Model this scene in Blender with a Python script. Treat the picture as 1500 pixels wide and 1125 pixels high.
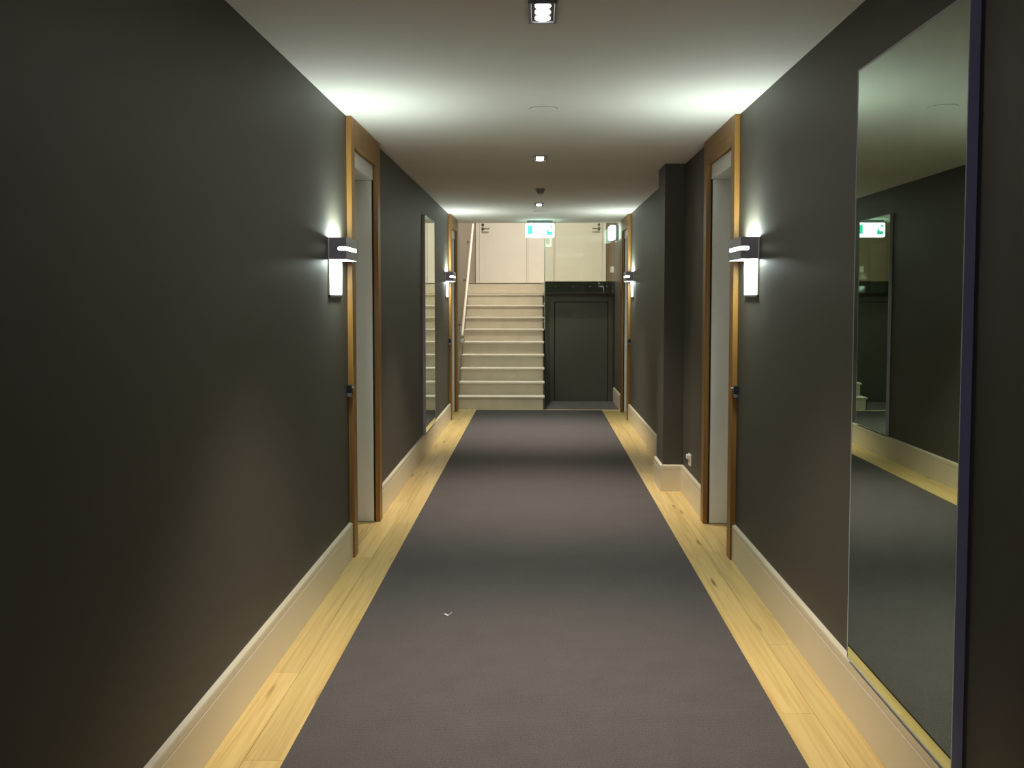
import bpy, bmesh, math, random
from mathutils import Vector

# ------------------------------------------------------------------ camera, world, exposure
scene = bpy.context.scene
for o in list(bpy.data.objects):
    bpy.data.objects.remove(o)
COL = scene.collection
EYE = 1.625
cam_data = bpy.data.cameras.new('camera')
cam_data.sensor_fit = 'HORIZONTAL'
cam_data.sensor_width = 36.0
cam_data.lens = 1450 * 36.0 / 1500
cam_data.shift_y = -44.0 / 1500
cam_data.clip_start = 0.05
cam_data.clip_end = 100
cam = bpy.data.objects.new('camera', cam_data)
COL.objects.link(cam)
cam.location = (0, 0, EYE)
cam.rotation_euler = (math.radians(90 - 3.2), 0, math.radians(1.46))
scene.camera = cam

world = bpy.data.worlds.new('world')
scene.world = world
world.use_nodes = True
world.node_tree.nodes['Background'].inputs[0].default_value = (0.02, 0.022, 0.03, 1)
world.node_tree.nodes['Background'].inputs[1].default_value = 0.2

vs = scene.view_settings
vs.view_transform = 'Standard'
vs.look = 'None'
vs.exposure = 0.12
vs.gamma = 1.0
vs.use_curve_mapping = False

# light levels (the lamps themselves are built further down)
SCONCE_UP, SCONCE_DOWN = 9.0, 6.0
SCONCE_COL = (0.84, 1.0, 0.93)
DOWN_W = 300.0
SPILL_W = 5.0
DOWN_COL = (1.0, 0.89, 0.76)
HALL_W = 230.0
HALL_COL = (1.0, 0.95, 0.86)

# ------------------------------------------------------------------ main dimensions (metres)
XL, XR = -1.175, 1.232          # corridor walls
CEIL = 2.745
Y_BACK = -3.0                   # corridor end behind the camera
Y_END = 14.76                   # where the corridor ceiling stops
Y_STAIR, GOING, RISE, NSTEP = 14.46, 0.27, 0.1896, 10
LAND = RISE * NSTEP
Y_LAND = Y_STAIR + GOING * (NSTEP - 1)
X_STAIR = 0.11
Y_UNDER = 15.63
Y_HALL = 18.85
HALL_CEIL = 4.65
X_HALL = 1.95
CAR_L, CAR_R, CAR_END = -0.89, 0.945, 14.37
DOOR_Y = (6.11, 13.15)
random.seed(7)

# ------------------------------------------------------------------ materials
def new_mat(name):
    m = bpy.data.materials.new(name)
    m.use_nodes = True
    return m, m.node_tree.nodes, m.node_tree.links, m.node_tree.nodes['Principled BSDF']

def ramp(N, stops):
    r = N.new('ShaderNodeValToRGB')
    while len(r.color_ramp.elements) < len(stops):
        r.color_ramp.elements.new(0.5)
    for e, (p, c) in zip(r.color_ramp.elements, stops):
        e.position = p
        e.color = (*c, 1)
    return r

def paint(name, col, rough=0.5, var=0.06, scale=3.0, bump=0.03, bscale=220, metal=0.0, spec=0.5):
    m, N, L, P = new_mat(name)
    tc = N.new('ShaderNodeTexCoord')
    n = N.new('ShaderNodeTexNoise')
    n.inputs['Scale'].default_value = scale
    n.inputs['Detail'].default_value = 4
    L.new(tc.outputs['Object'], n.inputs['Vector'])
    r = ramp(N, [(0.3, tuple(c * (1 - var) for c in col)), (0.7, tuple(min(1, c * (1 + var)) for c in col))])
    L.new(n.outputs['Fac'], r.inputs['Fac'])
    L.new(r.outputs['Color'], P.inputs['Base Color'])
    P.inputs['Roughness'].default_value = rough
    P.inputs['Metallic'].default_value = metal
    P.inputs['Specular IOR Level'].default_value = spec
    if bump:
        b = N.new('ShaderNodeTexNoise')
        b.inputs['Scale'].default_value = bscale
        L.new(tc.outputs['Object'], b.inputs['Vector'])
        bp = N.new('ShaderNodeBump')
        bp.inputs['Strength'].default_value = bump
        bp.inputs['Distance'].default_value = 0.002
        L.new(b.outputs['Fac'], bp.inputs['Height'])
        L.new(bp.outputs['Normal'], P.inputs['Normal'])
    return m

def wood(name, light, dark, along='Y', rough=0.35, knots=True, rand=0.25):
    m, N, L, P = new_mat(name)
    tc = N.new('ShaderNodeTexCoord')
    oi = N.new('ShaderNodeObjectInfo')
    mp = N.new('ShaderNodeMapping')
    mp.inputs['Scale'].default_value = {'Y': (48, 1.3, 48), 'Z': (26, 26, 1.3), 'X': (1.3, 26, 26)}[along]
    L.new(tc.outputs['Object'], mp.inputs['Vector'])
    off = N.new('ShaderNodeVectorMath'); off.operation = 'ADD'
    sc = N.new('ShaderNodeMath'); sc.operation = 'MULTIPLY'; sc.inputs[1].default_value = 57.0
    L.new(oi.outputs['Random'], sc.inputs[0])
    L.new(mp.outputs['Vector'], off.inputs[0])
    L.new(sc.outputs['Value'], off.inputs[1])
    n = N.new('ShaderNodeTexNoise')
    n.inputs['Scale'].default_value = 1.0
    n.inputs['Detail'].default_value = 5
    n.inputs['Distortion'].default_value = 0.6
    L.new(off.outputs['Vector'], n.inputs['Vector'])
    r = ramp(N, [(0.28, dark), (0.5, tuple((a * 2 + b) / 3 for a, b in zip(light, dark))), (0.68, light)])
    L.new(n.outputs['Fac'], r.inputs['Fac'])
    hv = N.new('ShaderNodeHueSaturation')
    mr = N.new('ShaderNodeMapRange')
    mr.inputs['To Min'].default_value = 1 - rand
    mr.inputs['To Max'].default_value = 1 + rand * 0.6
    L.new(oi.outputs['Random'], mr.inputs['Value'])
    L.new(mr.outputs['Result'], hv.inputs['Value'])
    L.new(r.outputs['Color'], hv.inputs['Color'])
    out = hv.outputs['Color']
    if knots:
        mp2 = N.new('ShaderNodeMapping')
        mp2.inputs['Scale'].default_value = (16, 2.0, 16)
        L.new(tc.outputs['Object'], mp2.inputs['Vector'])
        add2 = N.new('ShaderNodeVectorMath'); add2.operation = 'ADD'
        L.new(mp2.outputs['Vector'], add2.inputs[0]); L.new(sc.outputs['Value'], add2.inputs[1])
        v = N.new('ShaderNodeTexVoronoi')
        v.inputs['Scale'].default_value = 0.55
        L.new(add2.outputs['Vector'], v.inputs['Vector'])
        rk = ramp(N, [(0.04, (0.85, 0.85, 0.85)), (0.13, (0, 0, 0))])
        L.new(v.outputs['Distance'], rk.inputs['Fac'])
        mx = N.new('ShaderNodeMix'); mx.data_type = 'RGBA'
        mx.inputs['B'].default_value = (0.20, 0.09, 0.025, 1)
        L.new(rk.outputs['Color'], mx.inputs['Factor'])
        L.new(out, mx.inputs['A'])
        out = mx.outputs['Result']
    L.new(out, P.inputs['Base Color'])
    P.inputs['Roughness'].default_value = rough
    return m

def carpet(name, a, b, scale=420):
    m, N, L, P = new_mat(name)
    tc = N.new('ShaderNodeTexCoord')
    n = N.new('ShaderNodeTexNoise'); n.inputs['Scale'].default_value = scale; n.inputs['Detail'].default_value = 3
    L.new(tc.outputs['Object'], n.inputs['Vector'])
    n2 = N.new('ShaderNodeTexNoise'); n2.inputs['Scale'].default_value = 5
    L.new(tc.outputs['Object'], n2.inputs['Vector'])
    w = N.new('ShaderNodeTexWave'); w.bands_direction = 'Y'; w.inputs['Scale'].default_value = 40
    w.inputs['Distortion'].default_value = 1.5
    L.new(tc.outputs['Object'], w.inputs['Vector'])
    mth = N.new('ShaderNodeMath'); mth.operation = 'MULTIPLY_ADD'
    mth.inputs[1].default_value = 0.25
    L.new(w.outputs['Fac'], mth.inputs[0]); L.new(n.outputs['Fac'], mth.inputs[2])
    r = ramp(N, [(0.4, a), (0.85, b)])
    L.new(mth.outputs['Value'], r.inputs['Fac'])
    hv = N.new('ShaderNodeHueSaturation')
    mr = N.new('ShaderNodeMapRange'); mr.inputs['To Min'].default_value = 0.9; mr.inputs['To Max'].default_value = 1.1
    L.new(n2.outputs['Fac'], mr.inputs['Value']); L.new(mr.outputs['Result'], hv.inputs['Value'])
    L.new(r.outputs['Color'], hv.inputs['Color'])
    L.new(hv.outputs['Color'], P.inputs['Base Color'])
    P.inputs['Roughness'].default_value = 0.95
    P.inputs['Specular IOR Level'].default_value = 0.1
    bp = N.new('ShaderNodeBump'); bp.inputs['Strength'].default_value = 0.6; bp.inputs['Distance'].default_value = 0.004
    L.new(mth.outputs['Value'], bp.inputs['Height'])
    L.new(bp.outputs['Normal'], P.inputs['Normal'])
    return m

def emit(name, col, s):
    m, N, L, P = new_mat(name)
    P.inputs['Base Color'].default_value = (*col, 1)
    P.inputs['Emission Color'].default_value = (*col, 1)
    P.inputs['Emission Strength'].default_value = s
    P.inputs['Roughness'].default_value = 0.4
    return m

def glass_mat(name, tint):
    m, N, L, P = new_mat(name)
    N.remove(P)
    t = N.new('ShaderNodeBsdfTransparent'); t.inputs[0].default_value = (*tint, 1)
    g = N.new('ShaderNodeBsdfGlossy'); g.inputs['Roughness'].default_value = 0.02
    g.inputs[0].default_value = (0.95, 1, 0.97, 1)
    f = N.new('ShaderNodeFresnel'); f.inputs['IOR'].default_value = 1.5
    mx = N.new('ShaderNodeMixShader')
    L.new(f.outputs[0], mx.inputs[0]); L.new(t.outputs[0], mx.inputs[1]); L.new(g.outputs[0], mx.inputs[2])
    L.new(mx.outputs[0], N['Material Output'].inputs[0])
    return m

def metal(name, col, rough):
    return paint(name, col, rough, 0.03, 8, 0, metal=1.0)

M = {}
M['wall'] = paint('dark_taupe_paint', (0.076, 0.069, 0.053), 0.55, 0.05, 2.0, 0.05, 260, spec=0.4)
M['hall'] = paint('taupe_hall_paint', (0.25, 0.20, 0.145), 0.5, 0.04, 2.0, 0.04, 260)
M['dark'] = paint('dark_door_paint', (0.100, 0.090, 0.066), 0.5, 0.05, 2.0, 0.03, 200)
M['groove'] = paint('dark_groove', (0.02, 0.018, 0.015), 0.7, 0.05, 2.0, 0)
M['ceil'] = paint('ceiling_white', (0.79, 0.76, 0.71), 0.8, 0.02, 1.5, 0.04, 200, spec=0.2)
M['skirt'] = paint('skirting_cream', (0.70, 0.63, 0.47), 0.35, 0.02, 3, 0)
M['white'] = paint('white_gloss', (0.84, 0.84, 0.80), 0.4, 0.02, 4, 0.01, 60)
M['cream'] = paint('cream_door', (0.82, 0.785, 0.705), 0.45, 0.02, 3, 0)
M['floorwood'] = wood('honey_timber', (0.80, 0.60, 0.245), (0.60, 0.41, 0.14), 'Y', 0.3, True, 0.10)
M['strip'] = wood('pale_timber', (0.80, 0.64, 0.36), (0.66, 0.48, 0.22), 'X', 0.35, False)
M['casing'] = wood('amber_casing', (0.34, 0.17, 0.035), (0.20, 0.088, 0.018), 'Z', 0.42, False, 0.1)
M['casingh'] = wood('amber_casing_head', (0.34, 0.17, 0.035), (0.20, 0.088, 0.018), 'Y', 0.45, False, 0.1)
M['carpet'] = carpet('charcoal_carpet', (0.064, 0.058, 0.057), (0.150, 0.136, 0.134), 210)
M['stair'] = carpet('beige_carpet', (0.60, 0.53, 0.395), (0.74, 0.67, 0.52), 300)
M['nosing'] = carpet('pale_nosing', (0.72, 0.65, 0.52), (0.82, 0.76, 0.64), 300)
M['slab'] = paint('screed', (0.3, 0.26, 0.2), 0.9)
M['mirror'] = metal('mirror_silver', (0.52, 0.63, 0.53), 0.0)
M['frame'] = paint('grey_blue_frame', (0.52, 0.53, 0.62), 0.5, 0.02, 5, 0)
M['alu'] = metal('satin_aluminium', (0.62, 0.62, 0.66), 0.35)
M['sconce'] = paint('grey_sconce_metal', (0.38, 0.37, 0.42), 0.42, 0.03, 6, 0, metal=0.3)
M['plate'] = paint('white_backplate', (0.86, 0.88, 0.86), 0.5, 0.01, 6, 0)
M['chrome'] = metal('chrome', (0.85, 0.85, 0.83), 0.12)
M['black'] = paint('black_plastic', (0.012, 0.012, 0.013), 0.35, 0.1, 9, 0)
M['bronze'] = metal('dark_bronze', (0.16, 0.14, 0.11), 0.35)
M['plastic'] = paint('white_plastic', (0.82, 0.80, 0.76), 0.35, 0.01, 9, 0)
M['grey'] = paint('grey_plastic', (0.30, 0.31, 0.32), 0.5, 0.03, 9, 0)
M['rim'] = paint('pale_grey_rim', (0.52, 0.51, 0.50), 0.6, 0.02, 9, 0)
M['paper'] = paint('paper', (0.85, 0.83, 0.78), 0.8, 0.02, 40, 0)
M['rail'] = paint('cream_rail', (0.78, 0.70, 0.56), 0.3, 0.02, 9, 0)
M['glass'] = glass_mat('clear_glass', (0.93, 0.96, 0.92))
M['glassedge'] = paint('green_glass_edge', (0.30, 0.42, 0.34), 0.2, 0.05, 5, 0)
M['tube'] = emit('sconce_diffuser', (0.90, 1.0, 0.95), 6.0)
M['lamp'] = emit('downlight_lamp', (1.0, 0.97, 0.90), 14.0)
M['signw'] = emit('sign_white', (0.66, 1.0, 0.88), 5.0)
M['signg'] = emit('sign_green', (0.10, 0.80, 0.58), 1.0)
M['led'] = emit('sign_led', (1.0, 0.72, 0.72), 2.5)
M['letter'] = paint('faint_lettering', (0.19, 0.185, 0.16), 0.4, 0.02, 9, 0)
M['blue_fill'] = emit('blue_fill_pane', (0.42, 0.45, 0.75), 5.0)  # glow added as bluish fill from behind the viewer

# ------------------------------------------------------------------ geometry helpers
class MB:
    """collects shapes, then builds one mesh object"""
    def __init__(self):
        self.bm = bmesh.new()
    def box(self, x0, x1, y0, y1, z0, z1):
        x0, x1 = sorted((x0, x1)); y0, y1 = sorted((y0, y1)); z0, z1 = sorted((z0, z1))
        v = [self.bm.verts.new(p) for p in ((x0, y0, z0), (x1, y0, z0), (x1, y1, z0), (x0, y1, z0),
                                            (x0, y0, z1), (x1, y0, z1), (x1, y1, z1), (x0, y1, z1))]
        for f in ((0, 3, 2, 1), (4, 5, 6, 7), (0, 1, 5, 4), (1, 2, 6, 5), (2, 3, 7, 6), (3, 0, 4, 7)):
            self.bm.faces.new([v[i] for i in f])
        return self
    def prism(self, pts, axis, a, b):
        """closed 2-D outline extruded along an axis"""
        def at(p, t):
            return {'X': (t, p[0], p[1]), 'Y': (p[0], t, p[1]), 'Z': (p[0], p[1], t)}[axis]
        A = [self.bm.verts.new(at(p, a)) for p in pts]
        B = [self.bm.verts.new(at(p, b)) for p in pts]
        n = len(pts)
        for i in range(n):
            self.bm.faces.new((A[i], A[(i + 1) % n], B[(i + 1) % n], B[i]))
        self.bm.faces.new(A[::-1]); self.bm.faces.new(B)
        return self
    def lathe(self, prof, cx, cy, cz, n=24, axis='Z'):
        """prof: (radius, height) list; closed with caps"""
        rings = []
        for r, h in prof:
            ring = []
            for k in range(n):
                a = 2 * math.pi * k / n
                c, s = r * math.cos(a), r * math.sin(a)
                p = {'Z': (cx + c, cy + s, cz + h), 'X': (cx + h, cy + c, cz + s), 'Y': (cx + c, cy + h, cz + s)}[axis]
                ring.append(self.bm.verts.new(p))
            rings.append(ring)
        for A, B in zip(rings, rings[1:]):
            for k in range(n):
                self.bm.faces.new((A[k], A[(k + 1) % n], B[(k + 1) % n], B[k]))
        self.bm.faces.new(rings[0][::-1]); self.bm.faces.new(rings[-1])
        return self
    def tube(self, pts, r, n=12):
        pts = [Vector(p) for p in pts]
        rings = []
        for i, p in enumerate(pts):
            d = (pts[min(i + 1, len(pts) - 1)] - pts[max(i - 1, 0)]).normalized()
            u = d.cross(Vector((0, 0, 1)))
            if u.length < 1e-3:
                u = Vector((1, 0, 0))
            u.normalize(); w = u.cross(d)
            rings.append([self.bm.verts.new(p + r * (math.cos(2 * math.pi * k / n) * u + math.sin(2 * math.pi * k / n) * w)) for k in range(n)])
        for A, B in zip(rings, rings[1:]):
            for k in range(n):
                self.bm.faces.new((A[k], A[(k + 1) % n], B[(k + 1) % n], B[k]))
        self.bm.faces.new(rings[0][::-1]); self.bm.faces.new(rings[-1])
        return self
    def build(self, name, mat, parent=None, loc=(0, 0, 0), bevel=0.0, smooth=False, seg=2):
        bmesh.ops.recalc_face_normals(self.bm, faces=self.bm.faces)
        me = bpy.data.meshes.new(name)
        self.bm.to_mesh(me); self.bm.free()
        me.materials.append(mat)
        if smooth:
            for p in me.polygons:
                p.use_smooth = True
        o = bpy.data.objects.new(name, me)
        COL.objects.link(o)
        o.location = loc
        if parent is not None:
            o.parent = parent
        if bevel:
            b = o.modifiers.new('bevel', 'BEVEL')
            b.width = bevel; b.segments = seg; b.limit_method = 'ANGLE'
        if smooth:
            e = o.modifiers.new('edges', 'EDGE_SPLIT'); e.split_angle = math.radians(40)
        return o

def tag(o, label, cat=None, group=None, kind=None):
    o['label'] = label
    if cat: o['category'] = cat
    if group: o['group'] = group
    if kind: o['kind'] = kind
    return o

def empty(name, loc):
    o = bpy.data.objects.new(name, None)
    o.empty_display_size = 0.1
    COL.objects.link(o)
    o.location = loc
    return o

def struct(name, mb, mat, label, cat, bevel=0.0):
    o = mb.build(name, mat, None, bevel=bevel)
    return tag(o, label, cat, None, 'structure')

# ------------------------------------------------------------------ floor, ceiling, walls
struct('floor', MB().box(-1.6, 2.1, Y_BACK, 19.1, -0.14, -0.02), M['slab'],
       'screeded floor slab under the carpet and timber border', 'floor')

OPEN = [(y + 0.09, y + 1.04) for y in DOOR_Y]      # rough openings in the side walls
def side_wall(x0, x1, y1):
    mb = MB(); y = Y_BACK
    for a, b in OPEN:
        mb.box(x0, x1, y, a, -0.02, CEIL)
        mb.box(x0, x1, a, b, 2.60, CEIL)
        y = b
    mb.box(x0, x1, y, y1, -0.02, CEIL)
    return mb
struct('wall_left', side_wall(XL - 0.30, XL, 14.26), M['wall'],
       'dark taupe painted wall with a mirror and two timber doorways, stairs at its end', 'wall')
struct('wall_right', side_wall(XR, XR + 0.30, Y_UNDER), M['wall'],
       'dark taupe painted wall with a square pilaster and power outlet', 'wall')
PIL = (8.33, 8.77, 0.17)
struct('wall_pilaster', MB().box(XR - PIL[2], XR, PIL[0], PIL[1], 0, CEIL), M['wall'],
       'dark square pilaster standing out from the wall by the power outlet', 'pilaster')
struct('wall_back', MB().box(XL - 0.3, XR + 0.3, Y_BACK - 0.2, Y_BACK, -0.02, CEIL), M['wall'],
       'dark painted wall closing the near end of the corridor', 'wall')
struct('wall_stair_left', MB().box(XL - 0.30, XL, 14.26, Y_HALL, -0.02, HALL_CEIL), M['hall'],
       'taupe wall carrying the handrail beside the stairs', 'wall')
struct('wall_hall_end', MB().box(XL - 0.30, X_HALL + 0.2, Y_HALL + 0.05, Y_HALL + 0.25, LAND - 0.2, HALL_CEIL), M['hall'],
       'taupe wall behind the two cream doors on the upper landing', 'wall')
struct('wall_hall_right', MB().box(X_HALL, X_HALL + 0.2, Y_UNDER, Y_HALL + 0.05, LAND - 0.2, HALL_CEIL)
       .box(XR, X_HALL, Y_UNDER - 0.13, Y_UNDER, CEIL, HALL_CEIL)
       .box(XR + 0.3, X_HALL, Y_UNDER - 0.13, Y_UNDER, LAND - 0.2, CEIL), M['hall'],
       'taupe side wall of the upper landing beyond the glass', 'wall')
struct('wall_hall_upper', MB().box(XL, XR, Y_END - 0.16, Y_END, CEIL + 0.15, HALL_CEIL)
       .box(XR, XR + 0.3, Y_END - 0.16, Y_UNDER, CEIL, HALL_CEIL), M['hall'],
       'upper wall above the corridor ceiling edge facing the landing', 'wall')
struct('ceiling', MB().box(XL - 0.3, XR + 0.3, Y_BACK, Y_END, CEIL, CEIL + 0.15), M['ceil'],
       'flat off-white corridor ceiling with recessed lamps', 'ceiling')
struct('ceiling_hall', MB().box(XL - 0.3, X_HALL + 0.2, Y_END - 0.16, Y_HALL + 0.25, HALL_CEIL, HALL_CEIL + 0.15), M['ceil'],
       'high off-white ceiling over the stairs and landing', 'ceiling')
# light band above door height on the right wall beside the stair foot
struct('trim_1', MB().box(XR - 0.012, XR, 14.24, Y_UNDER, 2.50, CEIL), M['white'],
       'white band on the wall below the ceiling around the small lit exit box', 'trim')

struct('wall_shade_panel', MB().box(XR - 0.012, XR, 14.27, Y_UNDER, 0.0, 2.4995), M['dark'],  # dark panel added so this stretch of lit wall reads as shaded
       'dark panel added to make the wall look shaded between the far doorway and the recess', 'panel')
# landing and the dark wall under it
struct('floor_landing', MB().box(XL, X_STAIR, Y_LAND, Y_HALL + 0.05, LAND - 0.18, LAND)
       .box(X_STAIR + 0.015, X_HALL, Y_UNDER, Y_HALL + 0.05, LAND - 0.18, LAND), M['stair'],
       'beige carpeted landing at the top of the stairs', 'landing')
struct('trim_2', MB().box(X_STAIR + 0.015, XR, Y_UNDER - 0.05, Y_UNDER, 1.70, LAND), M['dark'],
       'dark fascia band along the landing edge under the glass', 'fascia', 0.002)
struct('wall_under_stair', MB().box(X_STAIR + 0.015, XR, Y_UNDER + 0.02, Y_UNDER + 0.16, -0.02, 1.72), M['dark'],
       'dark painted wall under the landing with a flush door', 'wall')
prof = [(Y_STAIR + 0.02, -0.02), (Y_STAIR + 0.02, 0.0)]
for n in range(NSTEP):
    prof += [(Y_STAIR + 0.02 + n * GOING, RISE * (n + 1) - 0.03), (Y_STAIR + 0.02 + (n + 1) * GOING, RISE * (n + 1) - 0.03)]
prof += [(Y_STAIR + NSTEP * GOING + 0.02, -0.02)]

# added blue fill light behind the viewer, built as a framed glowing pane
wn = tag(empty('fill_window_1', (-0.62, Y_BACK, 1.1)), 'unseen framed pane added for bluish fill light in the wall closing the corridor', 'fill_window', None, 'structure')
MB().box(-0.5, -0.43, 0, 0.05, 0, 1.3).box(0.43, 0.5, 0, 0.05, 0, 1.3).box(-0.43, 0.43, 0, 0.05, 0, 0.07).box(-0.43, 0.43, 0, 0.05, 1.23, 1.3).build('fill_frame', M['white'], wn)
MB().box(-0.43, 0.43, 0.005, 0.02, 0.07, 1.23).build('pane', M['blue_fill'], wn)

# ------------------------------------------------------------------ skirting boards
SK = 0.225
SKP = [(0, 0), (0.022, 0), (0.022, 0.181), (0.019, 0.183), (0.019, 0.186), (0.022, 0.188), (0.022, 0.214), (0.019, 0.220), (0, SK)]
def skirt_y(name, xw, s, y0, y1, label, z0=0.0):
    mb = MB().prism([(xw + s * a, b) for a, b in SKP], 'Y', y0, y1)
    return struct(name, mb, M['skirt'], label, 'skirting')
d1, d2 = DOOR_Y
skirt_y('baseboard_left', XL, 1, Y_BACK, d1 - 0.001, 'cream skirting board along the bare wall opposite the near mirror')
skirt_y('baseboard_left', XL, 1, d1 + 1.111, d2 - 0.001, 'cream skirting board under the far wall mirror')
skirt_y('baseboard_right', XR, -1, Y_BACK, d1 - 0.001, 'cream skirting board under the large near mirror')
skirt_y('baseboard_right', XR, -1, d1 + 1.111, PIL[0] - 0.022, 'short cream skirting board under the power outlet')
skirt_y('baseboard_right', XR, -1, PIL[1] + 0.022, d2 - 0.001, 'cream skirting board between the pilaster and the far doorway')
skirt_y('baseboard_right', XR - 0.012, -1, d2 + 1.121, Y_UNDER + 0.02, 'short cream skirting board beside the dark flush door')
# skirting wrapped around the pilaster
PX = XR - PIL[2]
mb = MB().prism([(PX - a, b) for a, b in SKP], 'Y', PIL[0] - 0.022, PIL[1] + 0.022)
mb.prism([(PIL[0] - a, b) for a, b in SKP], 'X', PX - 0.0, XR)
mb.prism([(PIL[1] + a, b) for a, b in SKP], 'X', PX - 0.0, XR)
struct('baseboard_pilaster', mb, M['skirt'], 'cream skirting wrapped around the dark pilaster', 'skirting')

# ------------------------------------------------------------------ timber border, board by board
border = tag(empty('floor_border', (0, 0, 0)), 'honey timber border boards along both sides of the dark carpet', 'floor', None, 'structure')
def board(x0, x1, y0, y1, mat=None):
    g = 0.0007; c = 0.0012
    bm = MB()
    x0 += g; x1 -= g; y0 += g; y1 -= g
    w, l = (x1 - x0) / 2, (y1 - y0) / 2
    b = bm.bm
    lv = [(-0.02, 0), (-c, 0), (0.0, c)]
    rings = [[b.verts.new((sx * (w - i), sy * (l - i), z)) for sx, sy in ((-1, -1), (1, -1), (1, 1), (-1, 1))] for z, i in lv]
    for A, B in zip(rings, rings[1:]):
        for k in range(4):
            b.faces.new((A[k], A[(k + 1) % 4], B[(k + 1) % 4], B[k]))
    b.faces.new(rings[-1]); b.faces.new(rings[0][::-1])
    return bm.build('board', mat or M['floorwood'], border, ((x0 + x1) / 2, (y0 + y1) / 2, 0))
for i, (a, b) in enumerate(((XL, (XL + CAR_L) / 2), ((XL + CAR_L) / 2, CAR_L), (CAR_R, (XR + CAR_R) / 2), ((XR + CAR_R) / 2, XR))):
    y = Y_BACK
    first = [0.7, 1.9, 1.3, 2.1][i]
    while y < CAR_END - 0.01:
        l = first if first else random.uniform(1.25, 2.5)
        first = None
        e = min(y + l, CAR_END)
        if CAR_END - e < 0.5: e = CAR_END
        board(a, b, y, e)
        y = e
for dy in DOOR_Y:                                    # boards running into the door recesses
    for k in range(2):
        board(XL - 0.26 + k * 0.13, XL - 0.13 + k * 0.13, dy + 0.095, dy + 1.035)
        board(XR + k * 0.13, XR + 0.13 + k * 0.13, dy + 0.095, dy + 1.035)
board(XL, X_STAIR, CAR_END, Y_STAIR + 0.02, M['strip'])
board(X_STAIR, XR, CAR_END, Y_STAIR + 0.04, M['strip'])

# carpets
tag(MB().box(CAR_L + 0.001, CAR_R - 0.001, Y_BACK, CAR_END - 0.001, -0.02, 0.005).build('carpet_runner', M['carpet'], bevel=0.003),
    'long dark charcoal carpet runner down the middle of the corridor', 'carpet')
tag(MB().box(X_STAIR + 0.002, XR - 0.036, Y_STAIR + 0.045, Y_UNDER + 0.018, -0.02, 0.004).build('carpet_piece', M['carpet'], bevel=0.002),
    'small dark carpet piece in the recess before the dark flush door', 'carpet')

# ------------------------------------------------------------------ corridor doors
def corridor_door(name, xw, s, y0, label):
    """s = +1: wall on the left (corridor towards +x); -1: wall on the right"""
    t = tag(empty(name, (xw, y0, 0)), label, 'doorway', None, 'structure')
    X = lambda a: s * a
    MB().box(X(0), X(0.033), 0, 0.11, 0, CEIL).build('jamb', M['casing'], t, bevel=0.003)
    MB().box(X(0), X(0.033), 1.0, 1.11, 0, CEIL).build('jamb', M['casing'], t, bevel=0.003)
    MB().box(X(0), X(0.0335), 0.1101, 0.9999, 2.575, CEIL).build('head_board', M['casingh'], t, bevel=0.002)
    MB().box(X(-0.22), X(-0.002), 0.11, 1.0, 2.47, 2.5745).build('white_head_lining', M['white'], t, bevel=0.002)
    MB().box(X(-0.30), X(-0.013), 1.0, 1.018, 0.004, 2.469).build('white_reveal', M['white'], t, bevel=0.0015)
    MB().box(X(-0.30), X(-0.013), 0.092, 0.11, 0.004, 2.469).build('white_reveal', M['white'], t, bevel=0.0015)
    MB().box(X(-0.0125), X(0), 1.018, 1.0195, 0.0, 2.469).box(X(-0.0125), X(0), 0.0905, 0.092, 0.0, 2.469).build('shadow_gap', M['groove'], t)
    leaf = MB().box(X(-0.265), X(-0.225), 0.112, 0.998, 0.008, 2.468).build('door_leaf', M['white'], t, bevel=0.002)
    h = MB().lathe([(0.026, 0), (0.026, s * 0.008), (0.011, s * 0.010), (0.011, s * 0.05)], X(-0.225), 0.19, 1.05, 16, 'X')
    h.tube([(X(-0.18), 0.185, 1.05), (X(-0.178), 0.32, 1.05)], 0.010)
    h.build('lever_handle', M['chrome'], leaf, smooth=True)
    return t
corridor_door('door_1', XL, 1, d1, 'timber-framed doorway in the wall opposite the pilaster, just past a lit sconce')
corridor_door('door_2', XR, -1, d1, 'timber-framed doorway between the large near mirror and the pilaster')
corridor_door('door_3', XL, 1, d2, 'timber-framed doorway right before the stair handrail')
corridor_door('door_4', XR, -1, d2, 'timber-framed doorway right before the dark recess under the landing')

# small black fittings beside the timber frames
def fitting(xw, s, y, label):
    t = tag(empty('door_buzzer', (xw, y, 1.03)), label, 'buzzer', 'door buzzers by the timber frames')
    X = lambda a: s * a
    MB().box(0, X(0.030), -0.048, 0.0, 0.012, 0.062).build('body', M['black'], t, bevel=0.004)
    MB().lathe([(0.010, 0), (0.010, s * 0.006), (0.006, s * 0.010)], X(0.0301), -0.014, 0.044, 14, 'X').build('chrome_button', M['chrome'], t, smooth=True)
    MB().box(0, X(0.024), -0.044, -0.006, -0.012, 0.011).build('chrome_keyway', M['alu'], t, bevel=0.004)
fitting(XL, 1, d1 - 0.003, 'small black buzzer with chrome stud beside doorway opposite the pilaster')
fitting(XR, -1, d1 - 0.003, 'small black buzzer with chrome stud beside doorway next to the large near mirror')
fitting(XL, 1, d2 - 0.003, 'small black buzzer with chrome stud beside doorway next to the stair handrail')
fitting(XR, -1, d2 - 0.003, 'small black buzzer with chrome stud beside doorway next to the dark recess')

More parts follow.
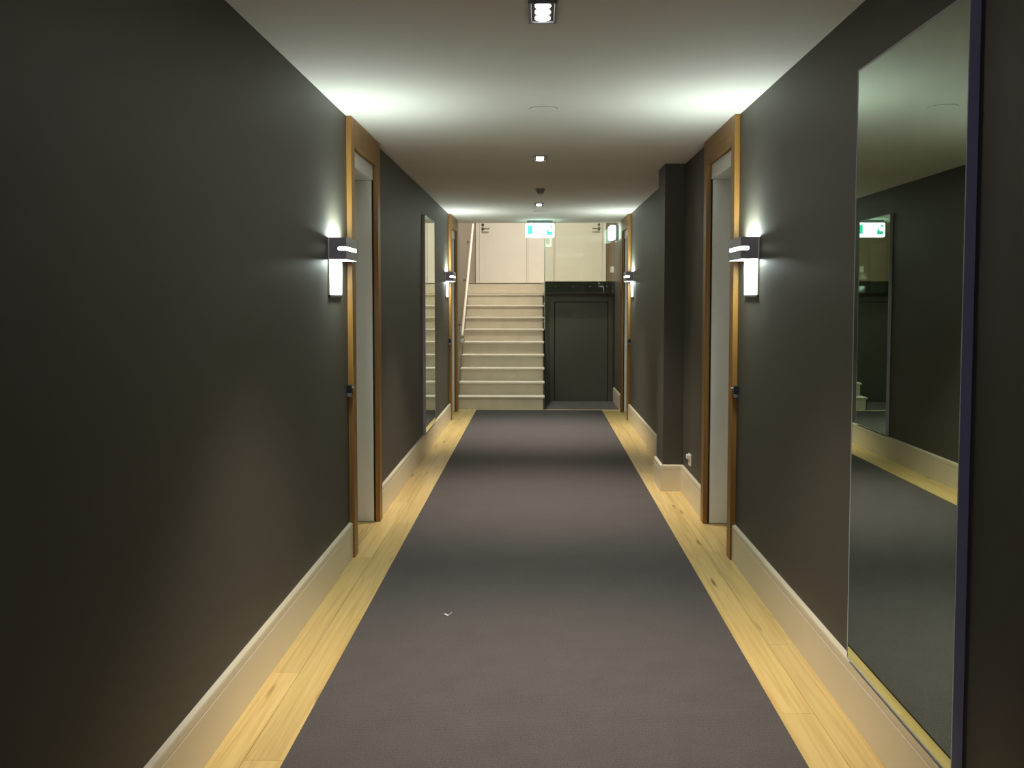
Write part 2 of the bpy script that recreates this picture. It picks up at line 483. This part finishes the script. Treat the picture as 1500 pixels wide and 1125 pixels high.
# ------------------------------------------------------------------ wall mirrors
def mirror(xw, s, y0, w, label):
    z0, z1, d = 0.235, 2.48, 0.030
    t = tag(empty('wall_mirror', (xw, y0, z0)), label, 'mirror', 'tall wall mirrors')
    X = lambda a: s * a
    h = z1 - z0
    f = MB()
    f.box(0, X(d), 0, 0.006, 0, h).box(0, X(d), w - 0.006, w, 0, h)
    f.box(0, X(d), 0.006, w - 0.006, 0, 0.006).box(0, X(d), 0.006, w - 0.006, h - 0.006, h)
    f.build('frame', M['frame'], t)
    MB().box(X(0.002), X(d - 0.001), 0.006, w - 0.006, 0.006, h - 0.006).build('mirror_glass', M['mirror'], t)
    return t
mirror(XR, -1, 2.83, 0.97, 'large tall mirror on the wall before the near doorway by the pilaster')
mirror(XL, 1, 10.12, 0.95, 'tall narrow-looking mirror on the wall reflecting the stairs')

# ------------------------------------------------------------------ wall sconces
def sconce(xw, s, y0, label):
    """box housing with a glowing slot over a white backplate; origin at the backplate's lower near corner"""
    zb = 1.633
    t = tag(empty('wall_sconce', (xw, y0, zb)), label, 'wall lamp', 'box wall lamps beside the doorways')
    X = lambda a: s * a
    W, D, z0, z1 = 0.36, 0.103, 0.213, 0.335
    sl0, sl1 = 0.262, 0.284
    MB().box(0, X(0.008), 0, W, 0.012, z1).build('backplate', M['plate'], t, bevel=0.001)
    MB().box(0, X(0.010), 0, W, 0, 0.012).build('bottom_cap', M['black'], t)
    hs = MB(); th = 0.003
    for a, b in ((z0, sl0), (sl1, z1)):
        hs.box(X(D - th), X(D), 0, W, a, b)
        hs.box(X(0.008), X(D - th), 0, th, a, b).box(X(0.008), X(D - th), W - th, W, a, b)
    hs.box(X(0.008), X(0.055), 0, th, sl0, sl1).box(X(0.008), X(0.055), W - th, W, sl0, sl1)
    hs.box(X(D - th), X(D), W - 0.03, W, sl0, sl1).box(X(0.055), X(D - th), W - th, W, sl0, sl1)
    mid, rr = (sl0 + sl1) / 2, (sl1 - sl0) / 2          # rounded slot ends
    for sg in (1, -1):
        arc = [(rr * (1 - math.sin(math.radians(a))), mid + sg * rr * math.cos(math.radians(a))) for a in range(0, 91, 15)]
        for ya, yb in ((0, th), (W - th, W)):
            hs.prism([(X(0.055), mid + sg * rr)] + [(X(0.055 + q), z) for q, z in arc], 'Y', ya, yb)
        hs.prism([(W - 0.03, mid + sg * rr)] + [(W - 0.03 - q, z) for q, z in arc], 'X', X(D - th), X(D))
    hs.build('housing', M['sconce'], t)
    MB().box(X(0.012), X(D - 0.006), 0.006, W - 0.006, z0 + 0.010, z1 - 0.014).build('diffuser', M['tube'], t, bevel=0.004)
    for nm, z, rx, e in (('up_light', z1 - 0.012, math.pi, SCONCE_UP), ('down_light', z0 + 0.008, 0.0, SCONCE_DOWN)):
        ld = bpy.data.lights.new(nm, 'AREA')
        ld.shape = 'RECTANGLE'; ld.size = D - 0.030; ld.size_y = W - 0.03
        ld.energy = e; ld.color = SCONCE_COL
        lo = bpy.data.objects.new(nm, ld)
        COL.objects.link(lo)
        lo.parent = t
        lo.location = (X(D / 2 + 0.003), W / 2, z)
        lo.rotation_euler = (rx, 0, 0)
    return t
sconce(XL, 1, 5.55, 'lit grey box sconce before the doorway opposite the pilaster')
sconce(XR, -1, 5.55, 'lit grey box sconce between the large near mirror and a doorway')
sconce(XL, 1, d2 - 0.49, 'lit grey box sconce between the mirror and the doorway by the handrail')
sconce(XR, -1, d2 - 0.49, 'lit grey box sconce before the doorway by the dark recess')

# ------------------------------------------------------------------ ceiling fixtures
def downlight(x, y, z, energy, col, label, group, ang=95, spill=0.0):
    t = tag(empty('ceiling_downlight', (x, y, z)), label, 'downlight', group)
    hw, hl = 0.056, 0.140
    f = MB()
    f.box(-hw, -hw + 0.012, -hl, hl, -0.012, 0.0).box(hw - 0.012, hw, -hl, hl, -0.012, 0)
    f.box(-hw + 0.012, hw - 0.012, -hl, -hl + 0.012, -0.012, 0).box(-hw + 0.012, hw - 0.012, hl - 0.012, hl, -0.012, 0)
    f.build('trim_frame', M['grey'], t, bevel=0.002)
    MB().box(-hw + 0.012, hw - 0.012, -hl + 0.012, hl - 0.012, -0.004, 0.0).build('inner_plate', M['black'], t)
    for k in (-1, 0, 1):
        MB().lathe([(0.031, -0.004), (0.031, -0.006), (0.028, -0.009), (0.010, -0.010)], 0, k * 0.083, 0, 20).build('lamp', M['lamp'], t, smooth=True)
    ld = bpy.data.lights.new('lamp_beam', 'SPOT')
    ld.energy = energy; ld.color = col
    ld.spot_size = math.radians(ang); ld.spot_blend = 1.0; ld.shadow_soft_size = 0.05
    lo = bpy.data.objects.new('lamp_beam', ld)
    COL.objects.link(lo); lo.parent = t; lo.location = (0, 0, -0.07)
    if spill:
        for k in (-1, 0, 1):
            ld = bpy.data.lights.new('lamp_spill', 'AREA')
            ld.shape = 'DISK'; ld.size = 0.05; ld.energy = spill / 3; ld.color = col
            lo = bpy.data.objects.new('lamp_spill', ld)
            COL.objects.link(lo); lo.parent = t; lo.location = (0, k * 0.083, -0.0165)
    return t
for y, lb in ((3.93, 'triple-lamp ceiling downlight between the two near wall mirrors and round ceiling disc'),
              (7.96, 'small lit ceiling downlight in front of the pilaster'),
              (11.85, 'small lit ceiling downlight between smoke detector and exit sign')):
    downlight(0.02, y, CEIL, DOWN_W, DOWN_COL, lb, 'corridor downlights', 86, SPILL_W)
for x, y, e, lb in ((-0.5, 15.02, 1.25, 'downlight in the high ceiling over the lowest stairs'),
                    (-0.55, 17.5, 0.72, 'downlight in the high ceiling before the door at the head of the stairs'),
                    (0.9, 17.4, 0.72, 'downlight in the high ceiling behind the glass balustrade')):
    downlight(x, y, HALL_CEIL, HALL_W * e, HALL_COL, lb, 'landing downlights', 130)

def disc(y, label):
    t = tag(empty('ceiling_disc', (0.035, y, CEIL)), label, 'speaker', 'round ceiling discs')
    MB().lathe([(0.082, 0), (0.082, -0.004), (0.074, -0.008), (0.01, -0.009)], 0, 0, 0, 28).build('grille', M['ceil'], t, smooth=True)
    MB().lathe([(0.086, 0), (0.086, -0.003), (0.0825, -0.003), (0.0825, -0.0005)], 0, 0, 0, 28).build('rim', M['rim'], t, smooth=True)
disc(5.92, 'flat round disc on the ceiling between the near sconces')
disc(12.8, 'flat round disc on the ceiling between the far sconces')

sd = tag(empty('smoke_detector', (0.03, 10.2, CEIL)), 'small smoke detector hanging under the ceiling between two downlights', 'smoke detector')
MB().lathe([(0.050, 0), (0.050, -0.014), (0.045, -0.018), (0.030, -0.045), (0.028, -0.048)], 0, 0, 0, 24).build('body', M['grey'], sd, smooth=True)
MB().lathe([(0.024, -0.048), (0.024, -0.058), (0.014, -0.064), (0.004, -0.066)], 0, 0, 0, 20).build('sensor_cap', M['plastic'], sd, smooth=True)

# ------------------------------------------------------------------ exit signs
def rounded(w, h, r, n=5):
    p = []
    for cx, cz, a0 in ((w / 2 - r, h / 2 - r, 0), (-w / 2 + r, h / 2 - r, 90), (-w / 2 + r, -h / 2 + r, 180), (w / 2 - r, -h / 2 + r, 270)):
        for k in range(n + 1):
            a = math.radians(a0 + 90 * k / n)
            p.append((cx + r * math.cos(a), cz + r * math.sin(a)))
    return p
ex = tag(empty('exit_sign', (0.035, 14.3, CEIL)), 'glowing white and green exit sign hung from the ceiling before the stairs', 'exit sign')
MB().box(-0.185, 0.185, -0.03, 0.03, -0.042, 0).build('ceiling_mount', M['grey'], ex, bevel=0.003)
MB().prism([(x, z - 0.145) for x, z in rounded(0.414, 0.205, 0.022)], 'Y', -0.022, 0.022).build('light_panel', M['signw'], ex)
for yy, k in ((-0.0235, 1), (0.0235, -1)):
    MB().box(k * -0.175, k * -0.105, yy - 0.001, yy + 0.001, -0.20, -0.075).build('green_mark', M['signg'], ex)
    mk = MB().box(k * 0.095, k * 0.18, yy - 0.001, yy + 0.001, -0.21, -0.16)
    mk.prism([(k * 0.098, -0.16), (k * 0.135, -0.16), (k * 0.105, -0.11)], 'Y', yy - 0.001, yy + 0.001)
    mk.prism([(k * 0.135, -0.072), (k * 0.18, -0.072), (k * 0.18, -0.12)], 'Y', yy - 0.001, yy + 0.001)
    mk.build('green_mark', M['signg'], ex)
MB().lathe([(0.012, -0.0), (0.012, -0.006), (0.004, -0.010)], -0.12, -0.024, -0.046, 12, 'Y').build('indicator_lamp', M['led'], ex, smooth=True)
ex2 = tag(empty('exit_light_box', (XR - 0.013, 14.95, 2.51)), 'small glowing white exit box on the wall above the dark recess', 'exit sign')
MB().box(-0.045, 0, 0, 0.36, 0, 0.22).build('housing', M['grey'], ex2, bevel=0.004)
MB().box(-0.135, -0.0455, 0.01, 0.35, 0.006, 0.214).build('light_panel', M['signw'], ex2, bevel=0.02, seg=3)

# ------------------------------------------------------------------ stairs
st = tag(empty('staircase', (0, Y_STAIR, 0)), 'beige carpeted stairs with pale nosings rising to the landing', 'stairs')
for n in range(NSTEP):
    y = n * GOING
    sp = MB().box(XL + 0.004, X_STAIR - 0.024, y + 0.02, y + GOING + 0.02, n * RISE, (n + 1) * RISE - 0.028).build('step', M['stair'], st)
    depth = GOING + (0.02 if n < NSTEP - 1 else -GOING + 0.06)
    MB().box(XL + 0.003, X_STAIR, y, y + depth, (n + 1) * RISE - 0.028, (n + 1) * RISE).build('nosing_tread', M['nosing'] , sp, bevel=0.008)
MB().prism([(a - Y_STAIR, b) for a, b in prof], 'X', X_STAIR - 0.0235, X_STAIR - 0.002).build('dark_side_panel', M['dark'], st)
# handrail
hr = tag(empty('handrail', (XL, 14.5, 1.0)), 'slim cream handrail with dark brackets on the stair wall', 'handrail')
P0 = Vector((0.07, 0.02, 0.07)); P1 = Vector((0.07, 2.55, 0.07 + 2.53 * 0.72))
MB().tube([P0, P1], 0.021, 14).build('rail', M['rail'], hr, smooth=True)
dv = (P1 - P0).normalized()
MB().lathe([(0.036, 0), (0.040, 0.006), (0.040, 0.022), (0.03, 0.03)], 0.07, -0.012, 0.008, 18, 'Y').build('dark_end_ring', M['bronze'], hr, smooth=True)
MB().lathe([(0.010, -0.022), (0.028, -0.016), (0.036, 0.0)], 0.07, -0.012, 0.008, 18, 'Y').build('end_cap', M['white'], hr, smooth=True)  # white colour stands in for the bright highlight on a polished metal end
for q in (0.12, 0.5, 0.86):
    p = P0 + (P1 - P0) * q
    MB().tube([(0.0, p.y, p.z - 0.06), (0.055, p.y, p.z - 0.06), (0.07, p.y, p.z - 0.045), (0.07, p.y, p.z - 0.018)], 0.008, 8).lathe([(0.03, 0.0), (0.03, 0.006), (0.012, 0.009)], 0, p.y, p.z - 0.06, 14, 'X').build('bracket', M['bronze'], hr, smooth=True)

def wall_switch(name, loc, axis, s, label, w=0.07, h=0.115):
    t = tag(empty(name, loc), label, 'switch')
    if axis == 'X':
        MB().box(0, s * 0.009, -w / 2, w / 2, -h / 2, h / 2).build('plate', M['plastic'], t, bevel=0.003)
        MB().box(s * 0.009, s * 0.013, -0.012, 0.012, -0.022, 0.022).build('rocker', M['plastic'], t, bevel=0.002)
    else:
        MB().box(-w / 2, w / 2, 0, s * 0.009, -h / 2, h / 2).build('plate', M['plastic'], t, bevel=0.003)
        MB().box(-0.012, 0.012, s * 0.009, s * 0.013, -0.022, 0.022).build('rocker', M['plastic'], t, bevel=0.002)
wall_switch('light_switch', (XL, 15.05, 1.17), 'X', 1, 'small white light switch on the wall just below the handrail end')
wall_switch('light_switch', (1.42, Y_HALL + 0.05, LAND + 0.28 + 0.0), 'Y', -1, 'white light switch on the taupe landing wall beside the cream door')

# ------------------------------------------------------------------ landing doors
def hall_door(name, x0, x1, hinge, label):
    """x0..x1 slab; handle at the side away from the hinge"""
    t = tag(empty(name, ((x0 + x1) / 2, Y_HALL + 0.05, LAND)), label, 'door', None, 'structure')
    w = (x1 - x0) / 2; H = 2.1
    MB().box(-w, w, -0.022, -0.002, 0.006, H).build('door_leaf', M['cream'], t, bevel=0.002)
    hs = -hinge
    MB().box(hs * (w + 0.004), hs * (w + 0.075), -0.050, 0, 0, H + 0.07).build('jamb', M['cream'], t, bevel=0.003)
    MB().box(-hs * (w + 0.004), -hs * (w + 0.030), -0.030, 0, 0, H + 0.07).build('jamb', M['cream'], t, bevel=0.003)
    MB().box(-w - 0.004, w + 0.004, -0.050, 0, H + 0.004, H + 0.07).build('head_board', M['cream'], t, bevel=0.003)
    hx = hs * (w - 0.06)
    lv = MB().lathe([(0.028, 0), (0.028, -0.010), (0.012, -0.012), (0.012, -0.055)], hx, -0.022, 1.05, 16, 'Y')
    lv.tube([(hx, -0.074, 1.05), (hx - hs * 0.13, -0.074, 1.05)], 0.011)
    lv.lathe([(0.025, 0), (0.025, -0.012), (0.02, -0.014)], hx, -0.022, 1.13, 16, 'Y')
    lv.build('lever_handle', M['bronze'], t, smooth=True)
hall_door('door_5', -1.095, -0.205, 1, 'cream landing door at the head of the stairs')
hall_door('door_6', 0.335, 1.225, -1, 'cream landing door seen through the glass balustrade')
struct('wall_hall_pier', MB().box(-0.172, 0.302, Y_HALL + 0.015, Y_HALL + 0.05, LAND, LAND + 2.17), M['cream'],
       'cream panel between the two landing doors', 'panel')

# ------------------------------------------------------------------ dark flush door under the landing
t = tag(empty('door_7', (0.693, Y_UNDER + 0.02, 0)), 'low dark flush door with faint lettering under the landing', 'door', None, 'structure')
lf = MB().box(-0.413, 0.413, -0.016, -0.002, 0.006, 1.565).build('door_leaf', M['dark'], t, bevel=0.002)
MB().box(-0.425, -0.414, -0.004, 0, 0, 1.577).box(0.414, 0.425, -0.004, 0, 0, 1.577).box(-0.414, 0.414, -0.004, 0, 1.566, 1.577).build('shadow_gap', M['groove'], t)
MB().box(-0.50, -0.426, -0.018, 0, 0, 1.65).build('jamb', M['dark'], t, bevel=0.002)
MB().box(0.426, 0.50, -0.018, 0, 0, 1.65).build('jamb', M['dark'], t, bevel=0.002)
MB().box(-0.426, 0.426, -0.018, 0, 1.578, 1.65).build('head_board', M['dark'], t, bevel=0.002)
lt = MB(); random.seed(3)
xx = -0.145
for k in range(14):                                  # lettering too faint to read
    if k == 6:
        xx += 0.02; continue
    lt.box(xx, xx + 0.004, -0.0175, -0.0155, 1.342, 1.372)
    zz = random.choice((1.342, 1.355, 1.368))
    lt.box(xx + 0.004, xx + 0.013, -0.0175, -0.0155, zz, zz + 0.004)
    xx += 0.0185
lt.build('faint_lettering', M['letter'], lf)

# ------------------------------------------------------------------ glass balustrade
gb = tag(empty('glass_balustrade', (X_STAIR, Y_UNDER - 0.06, 1.70)), 'clear glass balustrade bolted along the landing edge', 'balustrade')
MB().box(0.012, 1.065, -0.012, 0.0, 0.02, 1.27).build('glass_panel', M['glass'], gb)
MB().box(0.0, 0.0115, -0.012, 0.0, 0.02, 1.27).build('glass_edge', M['glassedge'], gb)
for x in (0.18, 0.45, 0.72, 0.98):
    MB().lathe([(0.016, 0.010), (0.016, -0.018), (0.012, -0.022)], x, 0, 0.11, 14, 'Y').build('bolt', M['bronze'], gb, smooth=True)
gs = tag(empty('stair_glass_panel', (X_STAIR, Y_UNDER - 0.06, 1.70)), 'clear glass panel guarding the open side of the upper stairs', 'glass panel')
MB().prism([(0.004, -0.57), (0.004, 1.27), (1.36, 1.27), (1.36, 0.22)], 'X', 0.001, 0.011).build('glass_pane', M['glass'], gs)
for y, z in ((0.08, -0.44), (0.5, -0.16), (1.0, 0.20)):
    MB().lathe([(0.016, -0.006), (0.016, 0.0145), (0.012, 0.0149)], 0.0, y, z, 14, 'X').build('bolt', M['alu'], gs, smooth=True)

# ------------------------------------------------------------------ power outlet, scraps on the carpet
t = tag(empty('power_outlet', (XR, 7.92, 0.33)), 'small white power outlet with a plug on the wall above the skirting', 'outlet')
MB().box(-0.010, 0, -0.058, 0.058, -0.045, 0.05).build('plate', M['plastic'], t, bevel=0.003)
MB().box(-0.034, -0.010, -0.03, 0.03, 0.012, 0.046).build('plug', M['plastic'], t, bevel=0.006)
MB().box(-0.013, -0.010, -0.03, 0.03, -0.035, 0.0).build('socket_face', M['plastic'], t, bevel=0.001)

def scrap(pts, w, name, label):
    bm = MB(); b = bm.bm
    top, bot = [], []
    for i, (x, y, z) in enumerate(pts):
        ww = w * (1.0 if i < 3 else 0.55)
        top.append((b.verts.new((x, y - ww / 2, z + 0.0012)), b.verts.new((x, y + ww / 2, z + 0.0012))))
        bot.append((b.verts.new((x, y - ww / 2, z)), b.verts.new((x, y + ww / 2, z))))
    for i in range(len(pts) - 1):
        b.faces.new((top[i][0], top[i + 1][0], top[i + 1][1], top[i][1]))
        b.faces.new((bot[i][0], bot[i][1], bot[i + 1][1], bot[i + 1][0]))
        b.faces.new((top[i][0], bot[i][0], bot[i + 1][0], top[i + 1][0]))
        b.faces.new((top[i][1], top[i + 1][1], bot[i + 1][1], bot[i][1]))
    b.faces.new((top[0][0], top[0][1], bot[0][1], bot[0][0]))
    b.faces.new((top[-1][0], bot[-1][0], bot[-1][1], top[-1][1]))
    return tag(bm.build(name, M['paper'], None, (-0.455, 4.98, 0.0055)), label, 'paper')
scrap([(-0.020, 0, 0.004), (-0.015, 0, 0.006), (-0.006, -0.003, 0.001), (0.002, -0.004, 0.0), (0.010, 0.006, 0.004), (0.020, 0.020, 0.009)], 0.016,
      'paper_scrap', 'tiny curled white paper scrap lying on the dark carpet')
